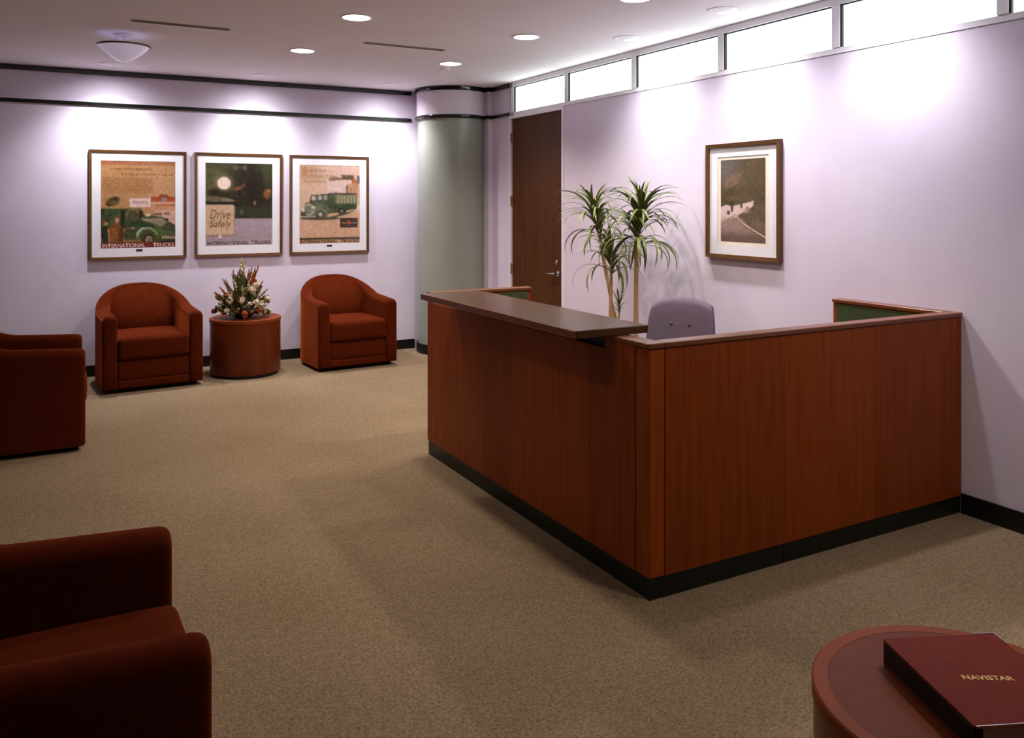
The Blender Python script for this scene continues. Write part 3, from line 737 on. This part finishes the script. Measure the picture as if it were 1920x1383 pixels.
# worktop behind
dpart('worktop', 'wood_dark', XD+TK+.0005, 2.78, YD+TK+.66, YL-.058, 0.70, 0.735, bev=.004)
dpart('worktop', 'wood_dark', XD+TK+.0005, XE-.067, YD+TK+.0005, YD+TK+.659, 0.70, 0.735, bev=.004)

# ------------------------------------------------------------------ club armchairs
CW, CD, CT, CB = 0.41, 0.82, 0.118, 0.065
def chair_h(y): return 0.662+0.055*max(0, y)+0.165*max(0, min(1, (y-0.42)/(CD-0.42)))**1.5
def make_chair():
    root = thing('club_armchair', 'rust velvet club armchair', 'armchair', (0,0,0), group='rust velvet club armchairs')
    y1 = 0.42; n = 2.6
    st = []
    for k in range(9):
        y = 0.035+(y1-0.035)*k/9
        st.append(((-CW, y), (-CW+CT, y)))
    for k in range(33):
        a = PI-PI*k/32; c_, s_ = math.cos(a), math.sin(a)
        ex = 2/n
        cx_ = math.copysign(abs(c_)**ex, c_); sy_ = abs(s_)**ex
        st.append(((CW*cx_, y1+(CD-y1)*sy_), ((CW-CT)*cx_, y1+(CD-CB-y1)*sy_)))
    for k in range(8, -1, -1):
        y = 0.035+(y1-0.035)*k/9
        st.append(((CW, y), (CW-CT, y)))
    bm = B()
    def ring(o, i, h, ins=0.0, yoff=None):
        O, I = Vector((*o, 0)), Vector((*i, 0))
        dirv = (I-O); T = dirv.length; dirv.normalize()
        r = 0.052
        T2 = T-2*ins; O = O+dirv*ins; h = h-ins; z0 = 0.035+ins*0.5
        r = min(r, T2/2)
        P = [(0, z0), (0, z0+0.2), (0, (z0+h)/2), (0, h-r*2)]
        for q in range(7):
            a = PI/2*q/6; P.append((r-r*math.cos(a), h-r+r*math.sin(a)))
        for q in range(7):
            a = PI/2*q/6; P.append((T2-r+r*math.sin(a), h-r+r*math.cos(a)))
        P += [(T2, h-r*2), (T2, (z0+h)/2), (T2, z0+0.2), (T2, z0)]
        vs = []
        for d_, z in P:
            p = O+dirv*d_
            if yoff is not None: p.y = yoff
            vs.append(bm.verts.new((p.x, p.y, z)))
        return vs
    rings = []
    fr = [(0.0, 0.022), (0.006, 0.009), (0.016, 0.002)]
    for yy, ins in fr: rings.append(ring((-CW, yy), (-CW+CT, yy), chair_h(0), ins))
    for o, i in st: rings.append(ring(o, i, chair_h(o[1])))
    for yy, ins in fr[::-1]: rings.append(ring((CW, yy), (CW-CT, yy), chair_h(0), ins))
    for A, C in zip(rings, rings[1:]):
        m = len(A)
        for k in range(m): bm.faces.new((A[k], A[(k+1) % m], C[(k+1) % m], C[k]))
    bm.faces.new(rings[0]); bm.faces.new(rings[-1][::-1])
    obj('shell', bm, 'velvet', root, smooth=50)
    # back pad
    bm = B(); nx, nz = 16, 12; XW = 0.277
    F, R = [], []
    for i in range(nx+1):
        x = -XW+2*XW*i/nx
        cth = (abs(x)/(CW-CT))**(n/2); sth = math.sqrt(max(0, 1-cth*cth)); sy_ = sth**(2/n)
        yin = y1+(CD-CB-y1)*sy_+0.015
        ztop = chair_h(y1+(CD-y1)*sy_)-0.022
        colF, colR = [], []
        for j in range(nz+1):
            q = j/nz; z = 0.40+(ztop-0.40)*q
            edge = (abs(x)/XW)**6
            bul = 0.03*(1-edge)*math.sin(PI*min(1, q*1.0))**0.6
            yf = 0.565*(1-q**2.2)+(yin-0.02)*q**2.2-bul*(1-q**3)+0.03*edge*(1-q)
            colF.append(bm.verts.new((x, min(yf, yin-0.01), z))); colR.append(bm.verts.new((x, yin, z-(0.004 if j == nz else 0))))
        F.append(colF); R.append(colR)
    for G, s in ((F, 1), (R, -1)):
        for i in range(nx):
            for j in range(nz): bm.faces.new((G[i][j], G[i+1][j], G[i+1][j+1], G[i][j+1]))
    for i in range(nx):
        bm.faces.new((F[i][nz], F[i+1][nz], R[i+1][nz], R[i][nz])); bm.faces.new((F[i][0], F[i+1][0], R[i+1][0], R[i][0]))
    for j in range(nz):
        bm.faces.new((F[0][j], F[0][j+1], R[0][j+1], R[0][j])); bm.faces.new((F[nx][j], F[nx][j+1], R[nx][j+1], R[nx][j]))
    obj('back_pad', bm, 'velvet', root, smooth=50)
    obj('seat_cushion', rbox(B(), (0, 0.30, 0.375), (CW-CT-.002, 0.31, 0.095), 0.035, 8, 0.022, 0.012), 'velvet', root, smooth=60)
    obj('front_panel', rbox(B(), (0, 0.30, 0.19), (CW-CT-.002, 0.285, 0.085), 0.02, 4, 0, 0.006), 'velvet', root, smooth=60)
    obj('base_band', rbox(B(), (0, 0.30, 0.07), (CW-CT-.002, 0.297, 0.035), 0.016, 4), 'velvet', root, smooth=60)
    obj('kick_base', box(B(), -CW+.06, CW-.06, 0.04, 0.62, 0, 0.04), 'black_felt', root, label='black recessed base')
    return root
ch0 = make_chair()
spots_ = [(0.772, 7.878, math.radians(4.5), 'rust velvet club armchair left of the drum table, under first poster'),
          (2.634, 7.928, math.radians(4), 'rust velvet club armchair between drum table and round column'),
          (0.185, 6.56, PI/2, 'rust armchair seen side on at left edge, before the lilac wall'),
          (0.305, 2.315, PI/2, 'nearest rust armchair, cut by lower left picture corner')]
for i, (x, y, rz, lb) in enumerate(spots_):
    o = ch0 if i == 0 else copy_tree(ch0)
    o.location = (x, y, 0); o.rotation_euler = (0, 0, rz); o['label'] = lb

# ------------------------------------------------------------------ drum tables
def drum(x, y, label):
    t = thing('drum_table', label, 'side table', (x, y, 0), group='round wooden drum tables')
    R = 0.3275; Hh = 0.54
    obj('plinth', lathe(B(), [(0,0),(R-.022,0),(R-.022,0.03),(0,0.03)], 64), 'base_black', t, smooth=True, label='black recessed plinth')
    obj('drum', lathe(B(), [(0,0.0305),(R-.006,0.0305),(R-.004,0.034),(R-.004,Hh-.037),(0,Hh-.037)], 80), 'wood_table', t, smooth=True)
    obj('rim', lathe(B(), [(R-.035,Hh-.0365),(R-.001,Hh-.0365),(R,Hh-.034),(R,Hh-.004),(R-.004,Hh),(R-.035,Hh)], 80), 'wood_table_rim', t, smooth=True, label='lighter brown rim band')
    obj('top', lathe(B(), [(0,Hh-.0365),(R-.0355,Hh-.0365),(R-.0355,Hh-.0004),(0,Hh-.0004)], 80), 'wood_table_top', t, smooth=True)
    return t
drum(1.611, 8.244, 'round red-brown drum table with dried flowers between two armchairs')
drum(1.752, 1.117, 'round red-brown drum table carrying a binder, lower right corner')

# binder
ang = math.atan2(1.303-0.998, 1.705-1.576)      # spine direction
P0 = Vector((1.705, 1.303, 0.5402))
t = thing('presentation_binder', 'dark red presentation binder with black spine and gold lettering', 'binder', P0, rz=ang-PI/2)
bw, bl, bt_ = 0.275, 0.331, 0.06               # width (+x), length (-y), thickness
obj('cover', rbox(B(), (bw/2, -bl/2, bt_-.003), (bw/2, bl/2, .003), .0025, 2), 'binder_red', t, smooth=40)
obj('cover', rbox(B(), (bw/2, -bl/2, .003), (bw/2, bl/2, .003), .0025, 2), 'binder_red', t, smooth=40)
obj('spine', box(B(), .0, .02, -bl+.002, -.002, .0062, bt_-.0062, .002), 'binder_black', t, label='black spine')
obj('pages', box(B(), .0205, bw-.012, -bl+.006, -.006, .0065, bt_-.0065), 'paper', t)
for y0, y1 in ((-.11, -.05), (-.27, -.22)):
    obj('spine_mark', box(B(), -.0006, .0001, y0, y1, .027, .031), 'faint_mark', t)
obj('edge_highlight', box(B(), bw-.05, bw+.001, -.001, .0012, bt_-.004, bt_+.0008), 'chrome', t, label='bright strip painting an edge highlight')  # bright metal strips paint highlights along the cover and page edges
obj('edge_highlight', box(B(), .004, bw+.001, -bl-.0012, -bl+.001, bt_-.004, bt_+.0008), 'chrome', t, label='bright strip painting an edge highlight')
obj('edge_highlight', box(B(), bw-.0005, bw+.0015, -.05, -.0012, bt_-.004, bt_+.0008), 'chrome', t, label='bright strip painting an edge highlight')
me = text_mesh('NAVISTAR', 0, 0.022); me.name = 'lettering'
co = np.array([v.co[:] for v in me.vertices]); mn, mx = co.min(0), co.max(0)
tm = bpy.data.objects.new('lettering', me); me.materials.clear(); me.materials.append(MATS['gold'])
Lw, Lh = 0.108, 0.017
for v in me.vertices: v.co = ((v.co.x-mn[0])/(mx[0]-mn[0])*Lw, (v.co.y-mn[1])/(mx[1]-mn[1])*Lh, 0)
COL.objects.link(tm); tm.parent = t; tm['label'] = 'gold lettering'
wm = Matrix.Rotation(-(ang-PI/2), 4, 'Z')
lp = wm @ (Vector((1.712, 1.107, 0))-Vector((P0.x, P0.y, 0)))
tm.location = (lp.x, lp.y, bt_+.0008); tm.rotation_euler = (0, 0, math.atan2(1.052-1.107, 1.803-1.712)-(ang-PI/2))

# ------------------------------------------------------------------ task chair behind the desk
fx, fy = -0.80, -0.60                           # facing direction
rz = math.atan2(-fx, fy)+PI                     # local -y -> facing
rz = math.atan2(fy, fx)+PI/2
t = thing('task_chair', 'mauve grey upholstered task chair behind the reception desk', 'office chair', (3.43, 4.14, 0), rz=rz)
def bend(q):
    r = q.copy(); r.y -= 0.05*(q.x/0.22)**2
    zz = (q.z-0.72)/0.27
    sx = 1-0.10*max(0, zz)**2-0.05*max(0, -zz)
    r.x *= sx; r.y += 0.05*zz; r.z -= 0.05*(abs(q.x)/0.225)**3.2*max(0, zz)
    return r
obj('backrest', rbox(B(), (0, 0.23, 0.74), (0.225, 0.045, 0.262), 0.042, 8, 0, 0.012, fn=bend), 'mauve_fabric', t, smooth=60)
obj('back_shell', rbox(B(), (0, 0.285, 0.74), (0.215, 0.012, 0.25), 0.011, 8, 0, 0, fn=bend), 'grey_plastic', t, smooth=60, label='dark back shell')
for x in (-0.06, 0.06):
    obj('button', rbox(B(), (x, 0.165+.027, 0.835), (0.009, 0.006, 0.009), 0.005, 2), 'mauve_fabric', t, smooth=60)
obj('seat', rbox(B(), (0, 0.0, 0.47), (0.24, 0.23, 0.045), 0.04, 8, 0.012), 'mauve_fabric', t, smooth=60)
obj('back_bar', tube(B(), [(0,0.05,0.415),(0,0.25,0.42),(0,0.31,0.5),(0,0.305,0.72)], 0.02, 8), 'grey_plastic', t, smooth=True)
obj('mechanism', box(B(), -.09, .09, -.1, .1, .385, .4245, .008), 'grey_plastic', t)
obj('gas_column', lathe(B(), [(0,0.09),(0.03,0.09),(0.03,0.25),(0.018,0.25),(0.018,0.386),(0,0.386)], 20), 'chrome', t, smooth=True)
for k in range(5):
    a = 2*PI*k/5+0.3; cx_, cy_ = math.cos(a), math.sin(a)
    l = obj('base_leg', tube(B(), [(0.02*cx_,0.02*cy_,0.12),(0.28*cx_,0.28*cy_,0.075)], [0.024,0.015], 8), 'grey_plastic', t, smooth=True)
    bm = lathe(B(), [(0,-.02),(0.026,-.02),(0.028,-.012),(0.028,.012),(0.026,.02),(0,.02)], 16); bmesh.ops.transform(bm, matrix=Matrix.Rotation(PI/2, 4, 'X'), verts=bm.verts)
    obj('caster', bm, 'base_black', l, smooth=True, loc=(0.29*cx_, 0.29*cy_, 0.029), rot=(0, 0, a))

# ------------------------------------------------------------------ potted dracaena
px_, py_ = 3.78, 5.10
t = thing('potted_dracaena', 'tall potted dragon tree with slender canes and arching strap leaves', 'plant', (px_, py_, 0))
obj('pot', lathe(B(), [(0,0),(0.15,0),(0.17,0.02),(0.205,0.34),(0.21,0.36),(0.19,0.36),(0.185,0.30),(0,0.30)], 40), 'pot', t, smooth=True)
obj('soil', lathe(B(), [(0,0.301),(0.184,0.301),(0.186,0.325),(0.1,0.338),(0,0.34)], 32), 'soil', t, smooth=True)
def strap(L, wd, droop, fold=0.25, n=9, up=1.0):
    """leaf growing along +x from the origin, starting upward, drooping"""
    bm = B(); rows = []
    x = z = 0.0; a = up
    for i in range(n+1):
        q = i/n
        wi = wd*(0.55+0.45*min(1, q*4))*(1-q**3.2)**0.8+0.0006
        rows.append([bm.verts.new((x, -wi, z+fold*wi)), bm.verts.new((x, 0, z)), bm.verts.new((x, wi, z+fold*wi))])
        a = up-droop*(q**1.25)
        x += L/n*math.cos(a); z += L/n*math.sin(a)
    for A, C in zip(rows, rows[1:]):
        for k in range(2): bm.faces.new((A[k], A[k+1], C[k+1], C[k]))
    me = bpy.data.meshes.new('leaf'); bm.to_mesh(me); bm.free(); me.materials.append(MATS['leaf_green'])
    me.polygons.foreach_set('use_smooth', [True]*len(me.polygons))
    return me
LV = {}
for dn, dr in (('stiff', 0.8), ('mid', 1.9), ('soft', 2.5), ('hang', 2.9)):
    LV[dn] = strap(0.40, 0.0125, dr, up={'stiff': 1.25, 'mid': 1.1, 'soft': 0.95, 'hang': 0.75}[dn])
def cane(pts, r0, r1):
    n_ = len(pts)
    return obj('cane', tube(B(), pts, [r0+(r1-r0)*k/(n_-1) for k in range(n_)], 10), 'cane', t, smooth=True)
def crown(base, top, n, Ls, seed, lean=0.0):
    rr = random.Random(seed)
    for k in range(n):
        q = k/(n-1)                             # 0 lowest, 1 topmost
        p = Vector(base).lerp(Vector(top), q)
        az = k*2.39996+rr.uniform(-.35, .35)
        kind = 'hang' if q < .25 else 'soft' if q < .60 else 'mid' if q < .93 else 'stiff'
        s = Ls*rr.uniform(.72, 1.1)*(0.62 if q > .93 else 1.0)/0.40
        # keep clear of the wall behind
        reach = (px_+p.x) + math.cos(az)*0.40*s*0.8
        if reach > XR-0.03: s *= max(0.3, (XR-0.03-(px_+p.x))/(reach-(px_+p.x)))
        tilt = -rr.uniform(.0, .25) if kind != 'hang' else rr.uniform(.0, .35)
        if kind == 'stiff': tilt = -rr.uniform(.05, .35)
        inst('leaf', LV[kind], t, p, (rr.uniform(-.25, .25), tilt, az), (s, 1.0*rr.uniform(.8, 1.15), s))
def at(u, v, x):   # place a point of the plant from its bearing, at depth plane x (real metric position)
    F, cxp, hy, yw = 1569.1, 960.0, 381.5, 0.5013
    a, b_ = (u-cxp)/F, (hy-v)/F
    dx, dy = math.sin(yw)+a*math.cos(yw), math.cos(yw)-a*math.sin(yw)
    k = x/dx
    return Vector((x-px_, dy*k-py_, H+b_*k))
h1a, h1b = at(1193, 470, 3.76), at(1203, 395, 3.76)
h2a, h2b = at(1126, 450, 3.80), at(1113, 395, 3.80)
h3a, h3b = at(1146, 515, 3.70), at(1146, 480, 3.70)
h4a, h4b = at(1161, 592, 3.62), at(1160, 572, 3.62)
cane([(0.02,-0.07,0.32), (0.0,-0.11,0.7), tuple(h1a-Vector((0,0,.12))), tuple(h1a), tuple(h1b)], .021, .014)
cane([(-0.03,0.10,0.32), (0.0,0.16,0.7), (0.0,0.24,1.0), tuple(h2a), tuple(h2b)], .017, .011)
cane([(-0.06,0.05,0.32), (-0.07,0.12,0.7), tuple(h3a-Vector((0,0,.06))), tuple(h3a), tuple(h3b)], .015, .010)
cane([(0.05,0.13,0.32), (0.05,0.2,0.7), (0.02,0.30,1.05), tuple(h2a+Vector((.03,.05,-.02)))], .012, .009)
cane([(-0.11,-0.02,0.32), (-0.15,0.02,0.6), tuple(h4a), tuple(h4b)], .010, .007)
crown(h1a, h1b, 96, 0.46, 3)
crown(h2a, h2b, 66, 0.43, 5)
crown(h3a, h3b, 30, 0.42, 9)
rr = random.Random(4)
for k in range(22):
    q = k/21; inst('leaf', LV['stiff' if q > .4 else 'mid'], t, h4a.lerp(h4b, q), (0, -rr.uniform(-.1, .3), k*2.4), (rr.uniform(.28, .45),)*2+(rr.uniform(.35, .5),))

# ------------------------------------------------------------------ dried flower arrangement on the drum table
fx_, fy_, fz_ = 1.575, 8.20, 0.5402
t = thing('dried_flower_arrangement', 'conical dried flower arrangement in dark bowl on drum table', 'flowers', (fx_, fy_, fz_))
obj('bowl', lathe(B(), [(0,0),(0.06,0),(0.075,0.006),(0.125,0.045),(0.13,0.055),(0.12,0.055),(0.07,0.02),(0,0.02)], 32), 'bowl_dark', t, smooth=True)
def blade(L, wd, mat):
    bm = B(); rows = []
    for i in range(5):
        q = i/4; wi = wd*math.sin(PI*(0.12+0.86*q))**0.8
        rows.append([bm.verts.new((-wi, 0.15*L*q*q, L*q)), bm.verts.new((0, 0.15*L*q*q-0.25*wi, L*q)), bm.verts.new((wi, 0.15*L*q*q, L*q))])
    for A, C in zip(rows, rows[1:]):
        for k in range(2): bm.faces.new((A[k], A[k+1], C[k+1], C[k]))
    me = bpy.data.meshes.new('dry_leaf'); bm.to_mesh(me); bm.free(); me.materials.append(MATS[mat]); return me
def fluff(r, stretch, mat, seed):
    bm = B(); rr = random.Random(seed)
    bmesh.ops.create_icosphere(bm, subdivisions=2, radius=r)
    for v in bm.verts:
        k = 1+rr.uniform(-.35, .45); v.co = Vector((v.co.x*k, v.co.y*k, v.co.z*k*stretch))
    me = bpy.data.meshes.new('blossom'); bm.to_mesh(me); bm.free(); me.materials.append(MATS[mat]); return me
def spike(L, r, mat, seed):
    bm = B(); rr = random.Random(seed); pts = []; rd = []
    for i in range(9):
        q = i/8; pts.append((rr.uniform(-1, 1)*.006, rr.uniform(-1, 1)*.006, L*q)); rd.append(r*(0.25+0.75*math.sin(PI*min(1, .08+q*.95)))*(1.25 if i % 2 else .75)+.0008)
    tube(bm, pts, rd, 6)
    me = bpy.data.meshes.new('flower_spike'); bm.to_mesh(me); bm.free(); me.materials.append(MATS[mat]); return me
leaves_ = [blade(.16, .018, 'dry_green'), blade(.13, .022, 'dry_green'), blade(.15, .014, 'dry_brown')]
fl_ = [fluff(.020, 1.0, 'dry_cream', 1), fluff(.016, 1.1, 'dry_cream', 2), fluff(.018, 1.0, 'dry_rust', 3), fluff(.014, 1.2, 'dry_brown', 4), fluff(.015, 1.0, 'dry_green', 5)]
sp_ = [spike(.17, .010, 'dry_rust', 6), spike(.15, .009, 'dry_brown', 7), spike(.16, .011, 'dry_cream', 8), spike(.15, .009, 'dry_green', 9)]
rr = random.Random(12)
def stem_dir(el, az): return Vector((math.cos(el)*math.cos(az), math.cos(el)*math.sin(az), math.sin(el)))
def env(el):        # cone-shaped outline: reach along elevation
    return 0.265+0.31*(max(0, el)/(PI/2))**3.0
for k in range(120):
    el = rr.uniform(.12, 1.4); az = k*2.39996
    d_ = stem_dir(el, az); R_ = env(el)*rr.uniform(.25, .72)
    o = inst('dry_leaf', leaves_[k % 3], t, d_*R_*0.8+Vector((0,0,.03)), (0,0,0), (1,)*3)
    o.rotation_euler = d_.to_track_quat('Z', 'Y').to_euler()
for k in range(90):
    el = .05+1.15*rr.random()**1.3; az = k*2.39996+1
    d_ = stem_dir(el, az); R_ = env(el)*rr.uniform(.62, .98)
    inst('blossom', fl_[(k*7) % 5], t, d_*R_+Vector((0,0,.035)), (rr.uniform(0,3), rr.uniform(0,3), 0), (rr.uniform(.9,1.7),)*3)
for k in range(40):
    el = rr.uniform(.6, 1.5); az = k*2.39996+2
    d_ = stem_dir(el, az); R_ = env(el)*rr.uniform(.55, .8)
    o = inst('flower_spike', sp_[k % 4], t, d_*R_+Vector((0,0,.02)), (0,0,0), (1,1,rr.uniform(.7,1.05)))
    o.rotation_euler = d_.to_track_quat('Z', 'Y').to_euler()
for k in range(7):
    a = k*2.4; o = inst('flower_spike', sp_[(2, 1, 2, 0, 3, 2, 1)[k]], t, (0.012*math.cos(a)+.0, 0.012*math.sin(a), .36+.016*k), (.12*math.cos(a), .12*math.sin(a), 0), (.9,.9,.75))
for k in range(10):   # pale sprays trailing over the table
    az = -0.5+0.10*k+rr.uniform(-.1, .1); d_ = stem_dir(.05, az)
    inst('blossom', fl_[k % 2], t, Vector((d_.x*rr.uniform(.13,.26), d_.y*rr.uniform(.13,.24)-.02, .018+rr.uniform(0,.02))), (k, k*2, 0), (rr.uniform(.6,.95),)*3)
